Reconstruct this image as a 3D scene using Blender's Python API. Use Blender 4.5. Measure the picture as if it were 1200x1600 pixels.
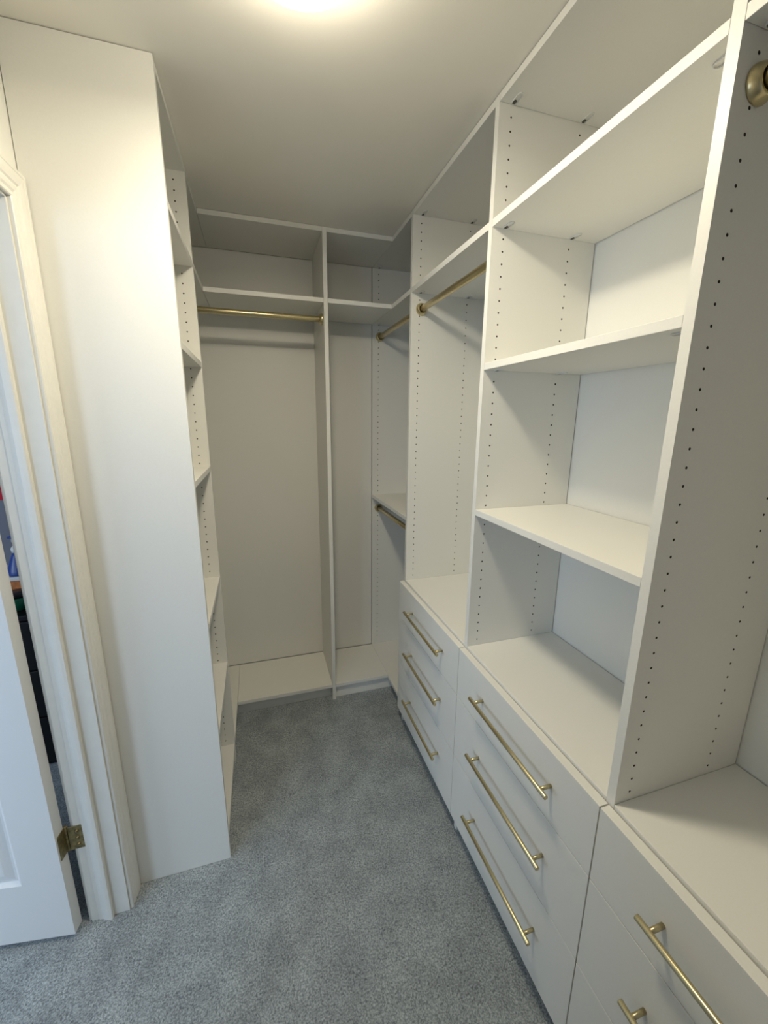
import bpy, bmesh, math
from mathutils import Vector, Matrix
for o in list(bpy.data.objects): bpy.data.objects.remove(o)
S = bpy.context.scene; C = S.collection
# ---------------------------------------------------------------- camera
cam_d = bpy.data.cameras.new('camera'); cam = bpy.data.objects.new('camera', cam_d); C.objects.link(cam)
F_PX = 628.5
cam_d.sensor_fit = 'VERTICAL'; cam_d.sensor_height = 36.0; cam_d.lens = F_PX*36.0/1600.0
cam_d.clip_start = 0.02
PITCH, ROLL, YAW = -0.2243, -0.0082, -0.3016
Rm = Matrix.Rotation(YAW, 3, 'Z') @ Matrix.Rotation(PITCH, 3, 'X') @ Matrix.Rotation(ROLL, 3, 'Y')
cam.rotation_euler = (Rm @ Matrix.Rotation(math.pi/2, 3, 'X')).to_euler()
cam.location = (0, 0, 1.5753)
S.camera = cam
# ---------------------------------------------------------------- world, exposure, daylight
w = bpy.data.worlds.new('world'); S.world = w; w.use_nodes = True
w.node_tree.nodes['Background'].inputs[0].default_value = (0.55, 0.68, 1.0, 1)
w.node_tree.nodes['Background'].inputs[1].default_value = 0.6
S.view_settings.view_transform = 'Standard'; S.view_settings.look = 'None'
S.view_settings.gamma = 1; S.view_settings.use_curve_mapping = False
S.view_settings.exposure = -0.94
YFR_W = -1.47
def area(name, loc, rot, sx, sy, power, col):
    d = bpy.data.lights.new(name, 'AREA'); d.shape = 'RECTANGLE'; d.size = sx; d.size_y = sy
    d.energy = power; d.color = col
    o = bpy.data.objects.new(name, d); C.objects.link(o); o.location = loc; o.rotation_euler = rot
    return o
# daylight entering through the bedroom window (left room), pointing +x
area('window_daylight', (-3.52, -0.15, 1.45), (0, -math.pi/2, 0), 1.3, 1.9, 85, (0.62, 0.78, 1.0))
# daylight through the second bedroom window, pointing +y
area('window_daylight_south', (-2.35, YFR_W, 1.45), (math.pi/2, 0, 0), 0.8, 1.4, 56, (0.62, 0.78, 1.0))
# daylight from the doorway behind the camera
area('doorway_daylight', (0.0, -1.45, 1.15), (math.pi/2, 0, 0), 0.8, 1.9, 0.1, (0.62, 0.78, 1.0))
LAMP = dict(loc=(0.113, 0.867, 2.41), power=16.5, col=(1.0, 0.89, 0.68))

# ---------------------------------------------------------------- materials
def mat(name, col, rough=0.5, metal=0.0, noise=0.0, nscale=40, bump=0.0, bscale=200, spec=0.5, emit=None):
    m = bpy.data.materials.new(name); m.use_nodes = True; nt = m.node_tree; b = nt.nodes['Principled BSDF']
    b.inputs['Base Color'].default_value = (*col, 1); b.inputs['Roughness'].default_value = rough
    b.inputs['Metallic'].default_value = metal; b.inputs['Specular IOR Level'].default_value = spec
    tc = nt.nodes.new('ShaderNodeTexCoord')
    if noise:
        n = nt.nodes.new('ShaderNodeTexNoise'); n.inputs['Scale'].default_value = nscale; n.inputs['Detail'].default_value = 5
        r = nt.nodes.new('ShaderNodeValToRGB')
        r.color_ramp.elements[0].position = 0.3; r.color_ramp.elements[1].position = 0.7
        r.color_ramp.elements[0].color = (*[c*(1-noise) for c in col], 1); r.color_ramp.elements[1].color = (*[min(1, c*(1+noise)) for c in col], 1)
        nt.links.new(tc.outputs['Object'], n.inputs['Vector']); nt.links.new(n.outputs['Fac'], r.inputs[0]); nt.links.new(r.outputs[0], b.inputs['Base Color'])
    if bump:
        n = nt.nodes.new('ShaderNodeTexNoise'); n.inputs['Scale'].default_value = bscale; n.inputs['Detail'].default_value = 3
        bp = nt.nodes.new('ShaderNodeBump'); bp.inputs['Strength'].default_value = bump; bp.inputs['Distance'].default_value = 0.001
        nt.links.new(tc.outputs['Object'], n.inputs['Vector']); nt.links.new(n.outputs['Fac'], bp.inputs['Height']); nt.links.new(bp.outputs[0], b.inputs['Normal'])
    if emit:
        b.inputs['Emission Color'].default_value = (*emit[0], 1); b.inputs['Emission Strength'].default_value = emit[1]
    return m
M_white = mat('white_melamine', (0.84, 0.835, 0.785), 0.42, noise=0.012, nscale=300, bump=0.05, bscale=500)
M_core = mat('particleboard', (0.10, 0.085, 0.06), 0.95, noise=0.2, nscale=900)
M_wall = mat('wall_paint', (0.83, 0.825, 0.775), 0.8, noise=0.01, nscale=6, bump=0.1, bscale=350)
M_ceil = mat('ceiling_paint', (0.94, 0.91, 0.83), 0.5, noise=0.01, nscale=5, bump=0.06, bscale=250)
M_trim = mat('trim_paint', (0.80, 0.79, 0.73), 0.38, noise=0.02, nscale=30, bump=0.12, bscale=60)
M_door = mat('door_paint', (0.80, 0.80, 0.78), 0.4, bump=0.05, bscale=90)
M_grey = mat('bedroom_paint', (0.20, 0.205, 0.235), 0.8)
M_brass = mat('brushed_brass', (0.62, 0.53, 0.31), 0.3, metal=1.0, noise=0.05, nscale=200)
M_hinge = mat('aged_brass', (0.32, 0.26, 0.13), 0.45, metal=0.9, noise=0.35, nscale=90)
M_black = mat('black_lacquer', (0.006, 0.006, 0.007), 0.35)
M_plast = mat('white_plastic', (0.8, 0.8, 0.77), 0.4)
M_dark = mat('dark_fitting', (0.09, 0.085, 0.07), 0.6)
M_blue = mat('blue_glaze', (0.03, 0.07, 0.28), 0.3)
M_red = mat('red_cloth', (0.55, 0.01, 0.03), 0.8)
M_orange = mat('orange_card', (0.62, 0.2, 0.05), 0.6, noise=0.4, nscale=30)
M_green = mat('green_enamel', (0.01, 0.14, 0.07), 0.2)
M_glass = mat('diffuser', (0.95, 0.95, 0.93), 0.4, emit=((1.0, 0.90, 0.71), 37.0))
def carpet():
    m = bpy.data.materials.new('grey_blue_carpet'); m.use_nodes = True; nt = m.node_tree; b = nt.nodes['Principled BSDF']
    b.inputs['Roughness'].default_value = 1.0; b.inputs['Specular IOR Level'].default_value = 0.1
    tc = nt.nodes.new('ShaderNodeTexCoord'); N = nt.nodes.new; L = nt.links.new
    n1 = N('ShaderNodeTexNoise'); n1.inputs['Scale'].default_value = 210; n1.inputs['Detail'].default_value = 3
    n2 = N('ShaderNodeTexNoise'); n2.inputs['Scale'].default_value = 9; n2.inputs['Detail'].default_value = 4
    r1 = N('ShaderNodeValToRGB'); r1.color_ramp.elements[0].position = 0.32; r1.color_ramp.elements[1].position = 0.68
    r1.color_ramp.elements[0].color = (0.185, 0.212, 0.222, 1); r1.color_ramp.elements[1].color = (0.50, 0.545, 0.56, 1)
    r2 = N('ShaderNodeValToRGB'); r2.color_ramp.elements[0].position = 0.35; r2.color_ramp.elements[1].position = 0.7
    r2.color_ramp.elements[0].color = (0.82, 0.82, 0.83, 1); r2.color_ramp.elements[1].color = (1.12, 1.12, 1.12, 1)
    mx = N('ShaderNodeMix'); mx.data_type = 'RGBA'; mx.blend_type = 'MULTIPLY'; mx.inputs['Factor'].default_value = 1
    L(tc.outputs['Object'], n1.inputs['Vector']); L(tc.outputs['Object'], n2.inputs['Vector'])
    n3 = N('ShaderNodeTexNoise'); n3.inputs['Scale'].default_value = 95; n3.inputs['Detail'].default_value = 2; n3.inputs['Distortion'].default_value = 1.2
    n1.inputs['Distortion'].default_value = 0.6
    ad = N('ShaderNodeMath'); ad.operation = 'MULTIPLY_ADD'; ad.inputs[1].default_value = 0.35
    sb = N('ShaderNodeMath'); sb.operation = 'MULTIPLY_ADD'; sb.inputs[1].default_value = 1.0; sb.inputs[2].default_value = -0.175
    L(tc.outputs['Object'], n3.inputs['Vector']); L(n3.outputs['Fac'], ad.inputs[0]); L(n1.outputs['Fac'], ad.inputs[2])
    L(ad.outputs[0], sb.inputs[0])
    L(sb.outputs[0], r1.inputs[0]); L(n2.outputs['Fac'], r2.inputs[0])
    L(r1.outputs[0], mx.inputs[6]); L(r2.outputs[0], mx.inputs[7]); L(mx.outputs[2], b.inputs['Base Color'])
    bp = N('ShaderNodeBump'); bp.inputs['Strength'].default_value = 0.9; bp.inputs['Distance'].default_value = 0.004
    L(n1.outputs['Fac'], bp.inputs['Height']); L(bp.outputs[0], b.inputs['Normal'])
    return m
M_carpet = carpet()

# ---------------------------------------------------------------- helpers
def link(name, bm, mats, parent=None, smooth=False):
    me = bpy.data.meshes.new(name); bmesh.ops.recalc_face_normals(bm, faces=bm.faces); bm.to_mesh(me); bm.free()
    for m in (mats if isinstance(mats, (list, tuple)) else [mats]): me.materials.append(m)
    if smooth:
        for p in me.polygons: p.use_smooth = True
    o = bpy.data.objects.new(name, me); C.objects.link(o)
    if parent:
        o.parent = parent
        pl = Vector((0, 0, 0)); q = parent
        while q: pl += Vector(q.location); q = q.parent
        o.location = -pl                      # meshes are written in room coordinates
    return o
def abox(bm, x0, x1, y0, y1, z0, z1, bev=0.0, mi=0):
    vs = [bm.verts.new((x, y, z)) for x in (x0, x1) for y in (y0, y1) for z in (z0, z1)]
    fs = [bm.faces.new([vs[i] for i in f]) for f in ((0,1,3,2),(4,6,7,5),(0,4,5,1),(2,3,7,6),(0,2,6,4),(1,5,7,3))]
    for f in fs: f.material_index = mi
    if bev:
        es = list({e for f in fs for e in f.edges})
        bmesh.ops.bevel(bm, geom=es, offset=bev, segments=2, affect='EDGES', profile=0.5)
def box(name, m, parent, x0, x1, y0, y1, z0, z1, bev=0.0007):
    bm = bmesh.new(); abox(bm, x0, x1, y0, y1, z0, z1, bev); return link(name, bm, m, parent)
def atube(bm, a, b, r, seg=20, bev=0.0):
    a, b = Vector(a), Vector(b); d = (b-a).normalized(); u = d.orthogonal().normalized(); v = d.cross(u)
    prof = [(0, r)] if not bev else [(0, r-bev), (bev*0.3, r-bev*0.3), (bev, r)]
    L = (b-a).length; sec = prof + [(L-p[0], p[1]) for p in reversed(prof)]
    rings = [[bm.verts.new(a+d*s+(u*math.cos(2*math.pi*i/seg)+v*math.sin(2*math.pi*i/seg))*rr) for i in range(seg)] for s, rr in sec]
    for A, B in zip(rings, rings[1:]):
        for i in range(seg): bm.faces.new((A[i], A[(i+1) % seg], B[(i+1) % seg], B[i])).smooth = True
    bm.faces.new(rings[0]); bm.faces.new(rings[-1])
def alathe(bm, cx, cy, prof, seg=48, mi=0):
    rings = [[bm.verts.new((cx+r*math.cos(2*math.pi*i/seg), cy+r*math.sin(2*math.pi*i/seg), z)) for i in range(seg)] for r, z in prof]
    for A, B in zip(rings, rings[1:]):
        for i in range(seg):
            f = bm.faces.new((A[i], A[(i+1) % seg], B[(i+1) % seg], B[i])); f.smooth = True; f.material_index = mi
    for R in (rings[0], rings[-1]): bm.faces.new(R).material_index = mi
def empty(name, label, cat, loc, group=None):
    o = bpy.data.objects.new(name, None); C.objects.link(o); o.location = loc; o.empty_display_size = 0.05
    o['label'] = label; o['category'] = cat
    if group: o['group'] = group
    return o
def tag(o, label, cat, group=None):
    o['label'] = label; o['category'] = cat
    if group: o['group'] = group
    return o
def struct(o): o['kind'] = 'structure'; return o

T = 0.019
HZ = 0.8282            # one hole of the 32 mm drilling
def rows(z0, z1):
    k0 = math.ceil((z0-HZ)/0.032); k1 = math.floor((z1-HZ)/0.032)
    return [HZ+0.032*k for k in range(k0, k1+1)]
def drilled(name, parent, axis, a0, a1, n0, n1, z0, z1, cols0=(), cols1=(), zr=None, label=None):
    """upright board, thickness n0..n1 along `axis`, shelf-pin holes drilled into the n0 face (cols0) and the n1 face (cols1)"""
    bm = bmesh.new()
    P = (lambda a, n, z: (a, n, z)) if axis == 'y' else (lambda a, n, z: (n, a, z))
    def quad(a, b, c, d, n, e, f): bm.faces.new([bm.verts.new(P(*q)) for q in ((a, n, c), (b, n, c), (b, n, d), (a, n, d))])
    zr = zr or (z0+0.02, z1-0.03)
    H, R, D = 0.008, 0.0027, 0.0085
    for n, cols, sgn in ((n0, cols0, 1), (n1, cols1, -1)):
        br = [a0]
        for c in sorted(cols): br += [c-H, c+H]
        br.append(a1)
        for i in range(len(br)-1):
            A, B = br[i], br[i+1]
            if i % 2 == 0 or not cols:
                quad(A, B, z0, z1, n, 0, 0); continue
            c = (A+B)/2; zs = rows(*zr)
            quad(A, B, z0, zs[0]-.016, n, 0, 0); quad(A, B, zs[-1]+.016, z1, n, 0, 0)
            for z in zs:
                out = [bm.verts.new(P(c+H*x, n, z+.016*y)) for x, y in ((1,0),(1,1),(0,1),(-1,1),(-1,0),(-1,-1),(0,-1),(1,-1))]
                inn = [bm.verts.new(P(c+R*math.cos(k*math.pi/4), n, z+R*math.sin(k*math.pi/4))) for k in range(8)]
                dp = [bm.verts.new(P(c+R*math.cos(k*math.pi/4), n+sgn*D, z+R*math.sin(k*math.pi/4))) for k in range(8)]
                for k in range(8):
                    j = (k+1) % 8
                    bm.faces.new((out[k], out[j], inn[j], inn[k]))
                    bm.faces.new((inn[k], inn[j], dp[j], dp[k])).material_index = 1
                bm.faces.new(dp).material_index = 1
    for a in (a0, a1):
        bm.faces.new([bm.verts.new(P(*q)) for q in ((a, n0, z0), (a, n1, z0), (a, n1, z1), (a, n0, z1))])
    for z in (z0, z1):
        bm.faces.new([bm.verts.new(P(*q)) for q in ((a0, n0, z), (a1, n0, z), (a1, n1, z), (a0, n1, z))])
    bmesh.ops.remove_doubles(bm, verts=bm.verts, dist=1e-6)
    o = link(name, bm, [M_white, M_core], parent)
    return o

# ---------------------------------------------------------------- room constants
ZC = 2.413; XW = 1.030; YB = 2.392; XL = -0.490; XLo = -0.597; YFR = -1.50; XBL = -3.6; YBB = 2.70
XR = 0.658; XBK = 1.013; XD = 0.6325
Y1, Y2, Y3, Y4 = 0.5022, 1.1232, 1.7465, 2.3695
Y0 = -0.119
YF = 2.0134; XDIV = 0.3274; XLF = -0.1842; YP = 1.2715; YL = 1.7199
ZDK = 0.8066; ZMID = 2.1213; ZTOP = 2.3925; ZB = 0.1001
G = 0.0006
DY0, DY1, DZ = 0.436, 1.196, 2.040     # door opening

# floor, ceiling, walls
bm = bmesh.new(); abox(bm, XBL, XW, YFR, YBB, -0.05, 0.0); struct(link('floor', bm, M_carpet))
bm = bmesh.new(); abox(bm, XBL-.1, XW+.1, YFR-.1, YBB+.1, ZC, ZC+0.08); struct(link('ceiling', bm, M_ceil))
def wallbox(name, *b, m=M_wall):
    bm = bmesh.new()
    for q in (b if isinstance(b[0], tuple) else [b]): abox(bm, *q)
    return struct(link(name, bm, m))
wallbox('wall_right', XW, XW+.1, YFR, YB+.1, -0.05, ZC)
wallbox('wall_back', (XL, XW, YB, YB+.1, -0.05, ZC))
wallbox('wall_front', (XLo, -0.42, YFR-.1, YFR, -0.05, ZC), (0.42, XW, YFR-.1, YFR, -0.05, ZC), (-0.42, 0.42, YFR-.1, YFR, 2.05, ZC))
wallbox('wall_left', (XLo, XL, YFR, DY0-.019, -0.05, ZC), (XLo, XL, DY1+.019, YB+.1, -0.05, ZC), (XLo, XL, DY0-.019, DY1+.019, DZ+.019, ZC))
wallbox('wall_bedroom_back', XBL, XLo, YBB, YBB+.1, -0.05, ZC, m=M_grey)
wallbox('wall_bedroom_front', (XBL, -3.1, YFR-.1, YFR, -0.05, ZC), (-1.6, XLo, YFR-.1, YFR, -0.05, ZC), (-3.1, -1.6, YFR-.1, YFR, -0.05, .75), (-3.1, -1.6, YFR-.1, YFR, 2.15, ZC), m=M_grey)
bm = bmesh.new()
for q in ((-3.1, -3.05, .75, 2.15), (-1.65, -1.6, .75, 2.15), (-3.1, -1.6, .75, .8), (-3.1, -1.6, 2.1, 2.15), (-2.37, -2.33, .75, 2.15)):
    abox(bm, q[0], q[1], YFR-.08, YFR-.02, q[2], q[3])
struct(link('window_2', bm, M_trim))
wy0, wy1, wz0, wz1 = -1.1, 0.8, 0.8, 2.1
wallbox('wall_bedroom_left', (XBL-.1, XBL, YFR, wy0, -.05, ZC), (XBL-.1, XBL, wy1, YBB, -.05, ZC), (XBL-.1, XBL, wy0, wy1, -.05, wz0), (XBL-.1, XBL, wy0, wy1, wz1, ZC), m=M_grey)
bm = bmesh.new()
for q in ((wy0, wy0+.05, wz0, wz1), (wy1-.05, wy1, wz0, wz1), (wy0, wy1, wz0, wz0+.05), (wy0, wy1, wz1-.05, wz1), (-.17, -.13, wz0, wz1)):
    abox(bm, XBL-.08, XBL-.02, *q)
struct(link('window_1', bm, M_trim))

# door lining with stop, and moulded casing
bm = bmesh.new()
abox(bm, XLo, XL, DY1, DY1+.0188, 0, DZ+.0188, .001); abox(bm, XLo, XL, DY0-.0188, DY0, 0, DZ+.0188, .001); abox(bm, XLo, XL, DY0, DY1, DZ, DZ+.0188, .001)
struct(link('trim_1', bm, M_trim))
bm = bmesh.new()     # stop: rounded towards the rebate
prof = [(-0.534, 0), (-0.534, .0095), (-0.5365, .012), (-0.545, .012), (-0.553, .0105), (-0.560, .0065), (-0.566, .0035), (-0.576, .002), (-0.577, 0)]
def ring(bm, pts_fn, prof, closed=True):
    R = [[bm.verts.new(p) for p in pts_fn(*q)] for q in prof]
    n = len(R)
    for i in range(n if closed else n-1):
        A, B = R[i], R[(i+1) % n]
        for k in range(len(A)-1): bm.faces.new((A[k], A[k+1], B[k+1], B[k]))
    for k in (0, -1): bm.faces.new([r[k] for r in R])
ring(bm, lambda x, d: [(x, DY1-d, 0), (x, DY1-d, DZ-d), (x, DY0+d, DZ-d), (x, DY0+d, 0)], prof)
struct(link('trim_2', bm, M_trim))
bm = bmesh.new()     # casing: w = distance from the opening, d = projection
cp = [(.005, 0), (.005, .007), (.007, .009), (.012, .009), (.014, .0075), (.017, .0075), (.022, .0105), (.030, .0115), (.034, .0095), (.036, .0095), (.040, .0125), (.050, .0145), (.060, .0150), (.062, .0135), (.064, .0150), (.070, .0150), (.072, .0135), (.072, 0)]
ring(bm, lambda w_, d: [(XL+.0003+d, DY1+w_, 0), (XL+.0003+d, DY1+w_, DZ+w_), (XL+.0003+d, DY0-w_, DZ+w_), (XL+.0003+d, DY0-w_, 0)], cp)
struct(link('trim_3', bm, M_trim))
bm = bmesh.new()
ring(bm, lambda w_, d: [(XLo-.0003-d, DY1+w_, 0), (XLo-.0003-d, DY1+w_, DZ+w_), (XLo-.0003-d, DY0-w_, DZ+w_), (XLo-.0003-d, DY0-w_, 0)], cp)
struct(link('trim_4', bm, M_trim))

# door leaf (opens into the next room); built closed-flat in local axes then turned
def door():
    W, Hh, th = 0.755, 2.02, 0.035
    bm = bmesh.new()
    xs = [0, .112, .335, .420, .643, W]; zs = [0, .215, .785, .965, 1.545, 1.655, 1.905, Hh]
    for side, yv in ((1, 0.0), (-1, th)):
        for i in range(5):
            for j in range(7):
                a, b, c, d = xs[i], xs[i+1], zs[j], zs[j+1]
                if i in (1, 3) and j in (1, 3, 5):
                    st = [(0, 0), (.006, .004), (.012, .009), (.018, .009), (.040, .003)]
                    R = []
                    for m, dp in st:
                        y = yv + side*dp
                        R.append([bm.verts.new(p) for p in ((-a-m, y, c+m), (-b+m, y, c+m), (-b+m, y, d-m), (-a-m, y, d-m))])
                    for A, B in zip(R, R[1:]):
                        for k in range(4): bm.faces.new((A[k], A[(k+1) % 4], B[(k+1) % 4], B[k]))
                    bm.faces.new(R[-1])
                else:
                    bm.faces.new([bm.verts.new(p) for p in ((-a, yv, c), (-b, yv, c), (-b, yv, d), (-a, yv, d))])
    for q in (((0, 0, 0), (0, th, 0), (0, th, Hh), (0, 0, Hh)), ((-W, 0, 0), (-W, th, 0), (-W, th, Hh), (-W, 0, Hh)),
              ((0, 0, 0), (-W, 0, 0), (-W, th, 0), (0, th, 0)), ((0, 0, Hh), (-W, 0, Hh), (-W, th, Hh), (0, th, Hh))):
        bm.faces.new([bm.verts.new(p) for p in q])
    bmesh.ops.remove_doubles(bm, verts=bm.verts, dist=1e-6)
    o = link('door_1', bm, M_door); struct(o)
    o.location = (-0.6275, 1.160, 0.018); o.rotation_euler.z = -math.radians(9.0)
    for zc in (0.322, 1.80):
        b2 = bmesh.new()
        abox(b2, .0002, .0022, .006, .035, zc-.042, zc+.042, .0008)                # leaf on the door edge
        atube(b2, (.003, .040, zc-.044), (.003, .040, zc+.044), .0055, 14, .001)     # knuckle
        for k in (-.015, .015): atube(b2, (.003, .040, zc+k-.0008), (.003, .040, zc+k+.0008), .0062, 14)
        h = link('hinge', b2, M_hinge); h.parent = o; h['label'] = 'aged brass hinge'
        b3 = bmesh.new()                                                           # leaf screwed to the lining
        inv = (Matrix.Translation(o.location) @ Matrix.Rotation(o.rotation_euler.z, 4, 'Z')).inverted()
        n0 = len(b3.verts); abox(b3, -.6120, -.570, DY1-.0022, DY1-.0002, zc+.018-.042, zc+.018+.042, .0008)
        for s in (-.024, 0, .024): atube(b3, (-.585, DY1-.003, zc+.018+s), (-.594, DY1-.002, zc+.018+s), .004, 12)
        for v in b3.verts: v.co = inv @ v.co
        h2 = link('hinge_leaf', b3, M_hinge); h2.parent = h
    b4 = bmesh.new()
    for yy, s in ((-.0, -1), (th, 1)):
        atube(b4, (-W+.06, yy, .95), (-W+.06, yy+s*.05, .95), .011, 16); atube(b4, (-W+.06, yy+s*.002, .95), (-W+.06, yy+s*.008, .95), .028, 24)
        bmesh.ops.create_uvsphere(b4, u_segments=20, v_segments=12, radius=.026, matrix=Matrix.Translation((-W+.06, yy+s*.06, .95)))
    k = link('door_knob', b4, M_brass, smooth=True); k.parent = o
door()

# ---------------------------------------------------------------- fitted wardrobe
def shelf(root, name, x0, x1, y0, y1, ztop, fit=None, m=M_white):
    o = box(name, m, root, x0, x1, y0, y1, ztop-T, ztop)
    if fit:           # cam fittings let into the underside, beside the uprights
        for (fx, fy, s) in fit:
            b = bmesh.new(); z = ztop-T          # slim oval clip plate along y, dark pin next to the upright
            seg = 8; yc = fy+s*.012; hl, r0, r1 = .0125, .0066, .0082
            out = [(math.cos(a), math.sin(a), 1) for a in [math.pi*k/seg for k in range(seg+1)]] + [(math.cos(a), math.sin(a), -1) for a in [math.pi+math.pi*k/seg for k in range(seg+1)]]
            R = [[b.verts.new((fx+c*r, yc+q*hl+d*r, zz)) for c, d, q in out] for r, zz in ((r0, z-.0002), (r0, z-.0030), (r1, z-.0026), (r1, z-.0002))]
            for q in range(4):
                A, B = R[q], R[(q+1) % 4]
                for k in range(len(A)):
                    kk = (k+1) % len(A); b.faces.new((A[k], A[kk], B[kk], B[k]))
            abox(b, fx-.003, fx+.003, fy-.0045, fy+.0055, z-.0028, z-.0002, mi=1)
            lk = link('shelf_fitting', b, [M_plast, M_dark], o)
    return o
CX = (0.6952, 0.9195)
def pull(parent, yc, zc, hl=0.1825):
    bm = bmesh.new(); xb = XD-.034
    atube(bm, (xb, yc-hl, zc), (xb, yc+hl, zc), .0060, 24, .0012)
    for s in (-1, 1): atube(bm, (xb, yc+s*.158, zc), (XD-.0003, yc+s*.158, zc), .0048, 18)
    o = link('handle', bm, M_brass, parent); o['label'] = 'slim brushed brass bar handle'
def drawers(root, ya, yb, yc, up):
    for (z0, z1, zh) in ((.6110, .7988, .712), (.3600, .6085, .497), (.0835, .3575, .243)):
        bm = bmesh.new(); abox(bm, XD, XD+.0225, ya+.0015, yb-.0015, z0, z1, .0008)
        bi, bo = up                                          # drawer box behind the front
        h1 = z1-.035
        abox(bm, XD+.0225+.0001, XD+.0225+.012, bi+.013, bo-.013, z0+.03, h1); abox(bm, .95, .962, bi+.013, bo-.013, z0+.03, h1)
        abox(bm, XD+.0225+.012, .95, bi+.013, bi+.025, z0+.03, h1); abox(bm, XD+.0225+.012, .95, bo-.025, bo-.013, z0+.03, h1)
        abox(bm, XD+.0225+.012, .95, bi+.025, bo-.025, z0+.035, z0+.045)
        d = link('drawer', bm, M_white, root)
        pull(d, yc, zh)
def fits(y0, y1): return [(x, y0+.0135, -1) for x in CX] + [(x, y1-.0135, 1) for x in CX]
def fits(y0, y1):
    return [(x, y0+.012, 1) for x in CX] + [(x, y1-.012, -1) for x in CX]
def bay(root, ya, yb, back=True, top=True):
    """boards common to every bay of the right-hand run; ya..yb clear width"""
    a, b = ya+G, yb-G
    shelf(root, 'shelf', XR, XBK, a, b, ZTOP+T, fits(a, b))
    shelf(root, 'shelf', XR, XBK, a, b, ZMID, fits(a, b))
    box('back_panel', M_white, root, 1.0165, 1.0245, ya-.008, yb+.008, ZB, ZTOP)
def upright(root, y, name='side_panel'):
    return drilled(name, root, 'y', XR, XBK, y, y+T, 0.0005, ZC-.0015, CX, CX, (0.13, ZC-.02))
# near unit
u = empty('closet_cabinet', 'white drawer cabinet nearest the camera at right edge, open hanging bay above', 'cabinet', (XR, (Y0+Y1)/2, 0))
upright(u, Y1); upright(u, Y0)
bay(u, Y0+T, Y1)
shelf(u, 'cabinet_top', XR, XBK, Y0+T+G, Y1-G, ZDK); shelf(u, 'cabinet_bottom', XR, XBK, Y0+T+G, Y1-G, ZB)
box('toe_kick', M_white, u, .712, .730, Y0+T+G, Y1-G, .0005, ZB-T-G)
drawers(u, Y0+T/2, Y1+T/2, .200, (Y0+T, Y1))
# middle unit
u = empty('closet_cabinet', 'white middle cabinet on right, two open shelves above three wide brass-handled drawers', 'cabinet', (XR, (Y1+Y2)/2, 0))
upright(u, Y2); bay(u, Y1+T, Y2)
a, b = Y1+T+G, Y2-G
for z in (1.297, 1.7428): shelf(u, 'shelf', XR, XBK, a, b, z, fits(a, b))
shelf(u, 'cabinet_top', XR, XBK, a, b, ZDK); shelf(u, 'cabinet_bottom', XR, XBK, a, b, ZB)
box('toe_kick', M_white, u, .712, .730, a, b, .0005, ZB-T-G)
drawers(u, Y1+T/2, Y2+T/2, .806, (Y1+T, Y2))
# far unit
u = empty('closet_cabinet', 'white farthest drawer cabinet on right, tall open hanging bay above its three drawers', 'cabinet', (XR, (Y2+Y3)/2, 0))
upright(u, Y3); bay(u, Y2+T, Y3)
a, b = Y2+T+G, Y3-G
shelf(u, 'cabinet_top', XR, XBK, a, b, ZDK); shelf(u, 'cabinet_bottom', XR, XBK, a, b, ZB)
box('toe_kick', M_white, u, .712, .730, a, b, .0005, ZB-T-G)
drawers(u, Y2+T/2, Y3+T, 1.4195, (Y2+T, Y3))
# right corner unit
u = empty('closet_cabinet', 'white back right corner bay with short shelf over a low brass rod', 'cabinet', (XR, (Y3+Y4)/2, 0))
upright(u, Y4); bay(u, Y3+T, Y4)
a, b = Y3+T+G, Y4-G
shelf(u, 'shelf', XR, XBK, a, b, 1.125); shelf(u, 'cabinet_bottom', XR, XBK, a, b, ZB)
box('toe_kick', M_white, u, .700, .718, a, b, .0005, ZB-T-G)
# back wall unit
u = empty('closet_cabinet', 'white back wall hanging section split by a full height upright, low deck above the carpet', 'cabinet', (XDIV, YF, 0))
box('divider_panel', M_white, u, XDIV, XDIV+T, YF, 2.366, .0005, ZC-.0015)
for nm, z in (('shelf', ZTOP+T), ('shelf', ZMID), ('cabinet_bottom', ZB)):
    box(nm, M_white, u, XLF+G, XDIV-G, YF, 2.366, z-T, z)
    box(nm, M_white, u, XDIV+T+G, XR-G, YF, 2.366, z-T, z)
box('toe_kick', M_white, u, XLF-.03, XDIV-G, YF+.042, YF+.060, .0005, ZB-T-G)
box('toe_kick', M_white, u, XDIV+T+G, .6985, YF+.022, YF+.040, .0005, ZB-T-G)
box('back_panel', M_white, u, XLF-.30, XDIV+T/2, 2.3705, 2.3765, ZB, ZTOP)
box('back_panel', M_white, u, XDIV+T/2+.001, XR-.003, 2.3705, 2.3765, ZB, ZTOP)
# left unit
u = empty('closet_cabinet', 'tall white shelf tower on left wall with plain end panel beside the door trim', 'cabinet', (XLF, YP, 0))
LX0 = XL+.0015
box('end_panel', M_white, u, LX0, XLF, YP, YP+T, .0005, ZC-.0015)
drilled('side_panel', u, 'y', LX0, XLF, YL, YL+T, .0005, ZC-.0015, (-0.450, -0.2225), (), (0.12, ZC-.02))
for z in (ZTOP+T, ZMID, 1.782, 1.393, .9302, .5272): shelf(u, 'shelf', LX0, XLF-.0005, YP+T+G, YL-G, z)
shelf(u, 'cabinet_bottom', LX0, XLF-.0005, YP+T+G, YL-G, ZB)
box('toe_kick', M_white, u, XLF-.060, XLF-.042, YP+T+G, YL-G, .0005, ZB-T-G)
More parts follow.
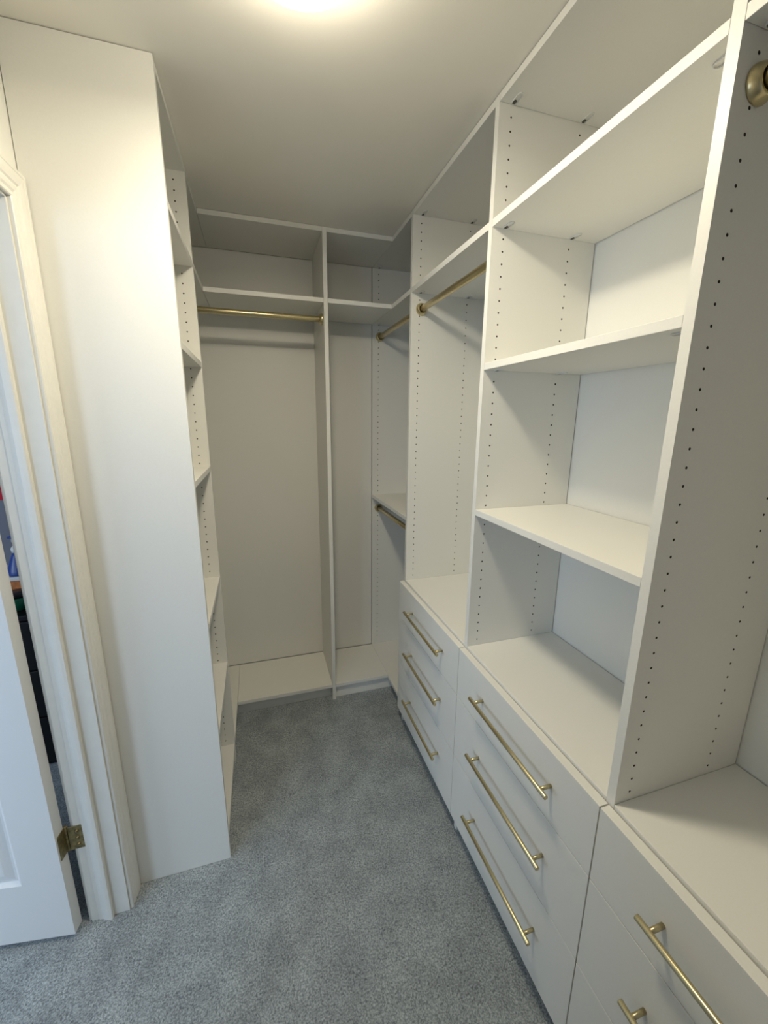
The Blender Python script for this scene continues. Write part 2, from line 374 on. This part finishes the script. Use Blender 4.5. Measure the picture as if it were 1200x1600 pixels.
# left corner
u = empty('closet_cabinet', 'white left back corner section behind the shelf tower, upper shelves and low deck', 'cabinet', (XLF, YL+T, 0))
for nm, z in (('shelf', ZTOP+T), ('shelf', ZMID), ('cabinet_bottom', ZB)):
    box(nm, M_white, u, LX0, XLF-G, YL+T+G, 2.366, z-T, z)
box('toe_kick', M_white, u, XLF-.050, XLF-.032, YL+T+G, YF+.04, .0005, ZB-T-G)

# ---------------------------------------------------------------- hanging rods
def rod(label, a, b, cup=True):
    a, b = Vector(a), Vector(b); d = (b-a).normalized()
    o = empty('hanging_rod', label, 'clothes rod', (a+b)/2, 'brass hanging rods')
    bm = bmesh.new(); atube(bm, a+d*.004, b-d*.004, .0130, 28, .001); link('rod_tube', bm, M_brass, o)
    for p, s in ((a, 1), (b, -1)):
        bm = bmesh.new(); e = d*s
        u_ = e.orthogonal().normalized(); v_ = e.cross(u_); seg = 32
        prof = [(.0004, .0), (.0004, .0250), (.002, .0256), (.004, .0253), (.008, .0240), (.0125, .0215), (.0150, .0195), (.0158, .0185), (.0158, .0155), (.0150, .0146), (.003, .0146)]
        R = [[bm.verts.new(p+e*t_+(u_*math.cos(2*math.pi*i/seg)+v_*math.sin(2*math.pi*i/seg))*max(r, 1e-4)) for i in range(seg)] for t_, r in prof]
        for A, B in zip(R, R[1:]):
            for i in range(seg): bm.faces.new((A[i], A[(i+1) % seg], B[(i+1) % seg], B[i])).smooth = True
        link('rod_flange', bm, M_brass, o)
rod('brass rod end with round flange at upper right edge of the photo', (.704, Y0+T, 2.040), (.704, Y1, 2.040))
rod('brass rod high in the bay above the farthest drawers', (.704, Y2+T, 2.040), (.704, Y3, 2.040))
rod('brass rod high in the back right corner bay', (.704, Y3+T, 2.040), (.704, Y4, 2.040))
rod('short brass rod just under the lone mid-height corner shelf', (.700, Y3+T, 1.040), (.700, Y4, 1.040))
rod('long brass rod across the back left hanging bay', (XL+.0015, YF+.050, 2.0405), (XDIV, YF+.050, 2.0405))

# ---------------------------------------------------------------- ceiling lamp
lx, ly, lz = LAMP['loc']
u = empty('ceiling_light', 'round flush white ceiling light glowing at the top of the photo', 'light', (lx, ly, ZC))
bm = bmesh.new(); alathe(bm, lx, ly, [(.02, ZC-.0006), (.108, ZC-.0006), (.112, ZC-.003), (.112, ZC-.010), (.110, ZC-.012), (.02, ZC-.012)]); link('lamp_base', bm, M_plast, u)
bm = bmesh.new(); alathe(bm, lx, ly, [(.104, ZC-.0125), (.111, ZC-.018), (.113, ZC-.045), (.112, ZC-.062), (.107, ZC-.073), (.096, ZC-.080), (.08, ZC-.083), (.05, ZC-.085), (.001, ZC-.0855)]); link('diffuser', bm, M_glass, u)
d = bpy.data.lights.new('lamp_glow', 'AREA'); d.shape = 'DISK'; d.size = 0.16; d.energy = LAMP['power']; d.color = LAMP['col']
lo = bpy.data.objects.new('lamp_glow', d); C.objects.link(lo); lo.location = (lx, ly, ZC-.088)

# ---------------------------------------------------------------- next room, seen through the hinge gap
u = empty('dresser', 'black dresser in the next room seen through the door gap', 'dresser', (-1.15, 2.15, 0))
DT = 0.755
bm = bmesh.new(); abox(bm, -1.62, -.70, 1.952, 2.40, .002, DT-.0225, .004); link('body', bm, M_black, u)
box('dresser_top', M_black, u, -1.64, -.68, 1.94, 2.41, DT-.022, DT, .003)
for i in range(3):
    o = box('drawer_front', M_black, u, -1.60, -.72, 1.936, 1.9515, .03+i*.235, .03+i*.235+.228, .003)
    bm = bmesh.new(); atube(bm, (-1.40, 1.925, .16+i*.235), (-1.20, 1.925, .16+i*.235), .006, 12)
    for xx in (-1.38, -1.22): atube(bm, (xx, 1.925, .16+i*.235), (xx, 1.9358, .16+i*.235), .004, 10)
    link('drawer_pull', bm, M_dark, o)
u = empty('jar', 'green jar with black lid on the black dresser in the next room', 'jar', (-1.045, 2.03, DT))
bm = bmesh.new(); alathe(bm, -1.045, 2.03, [(.001, DT+.0005), (.036, DT+.0005), (.042, DT+.006), (.043, DT+.050), (.038, DT+.058), (.001, DT+.058)], 28); link('jar_body', bm, M_green, u)
bm = bmesh.new(); alathe(bm, -1.045, 2.03, [(.001, DT+.0585), (.039, DT+.0585), (.041, DT+.062), (.041, DT+.076), (.038, DT+.079), (.001, DT+.079)], 28); link('jar_lid', bm, M_black, u)
u = empty('gift_box', 'orange and white box behind the green jar on the dresser', 'box', (-1.08, 2.20, DT))
box('box_base', M_orange, u, -1.24, -.94, 2.10, 2.30, DT+.0005, DT+.105, .002)
box('box_lid', M_plast, u, -1.243, -.937, 2.097, 2.303, DT+.1055, DT+.122, .002)
fz = DT+.1225
u = empty('figurine', 'small blue and white ceramic figurine standing on the orange box', 'figurine', (-1.075, 2.16, fz))
bm = bmesh.new(); alathe(bm, -1.075, 2.16, [(.001, fz), (.050, fz), (.051, fz+.006), (.044, fz+.030), (.034, fz+.060), (.024, fz+.085), (.018, fz+.10), (.001, fz+.10)], 20); link('skirt', bm, M_blue, u)
bm = bmesh.new(); alathe(bm, -1.075, 2.16, [(.001, fz+.1003), (.020, fz+.1003), (.022, fz+.118), (.012, fz+.132), (.008, fz+.138), (.014, fz+.150), (.014, fz+.160), (.001, fz+.168)], 20); link('torso', bm, M_plast, u)
bm = bmesh.new(); alathe(bm, -1.075, 2.16, [(.001, fz+.1683), (.026, fz+.1683), (.026, fz+.173), (.014, fz+.178), (.012, fz+.192), (.001, fz+.195)], 20); link('hat', bm, M_blue, u)
bm = bmesh.new()
n = 14
for sgn in (0, 1):
    pass
F = [[bm.verts.new((-1.75+.62*i/n, YBB-.012-.010*math.sin(i*1.3)+.006*0, z)) for z in (1.13, 1.30, 1.56)] for i in range(n+1)]
B = [[bm.verts.new((-1.75+.62*i/n, YBB-.002, z)) for z in (1.13, 1.30, 1.56)] for i in range(n+1)]
for i in range(n):
    for k in range(2):
        bm.faces.new((F[i][k], F[i+1][k], F[i+1][k+1], F[i][k+1])); bm.faces.new((B[i][k], B[i+1][k], B[i+1][k+1], B[i][k+1]))
    for k in (0, 2): bm.faces.new((F[i][k], F[i+1][k], B[i+1][k], B[i][k]))
for i in (0, n):
    for k in range(2): bm.faces.new((F[i][k], F[i][k+1], B[i][k+1], B[i][k]))
tag(link('wall_hanging', bm, M_red), 'red cloth hanging on the grey wall of the next room', 'wall hanging')
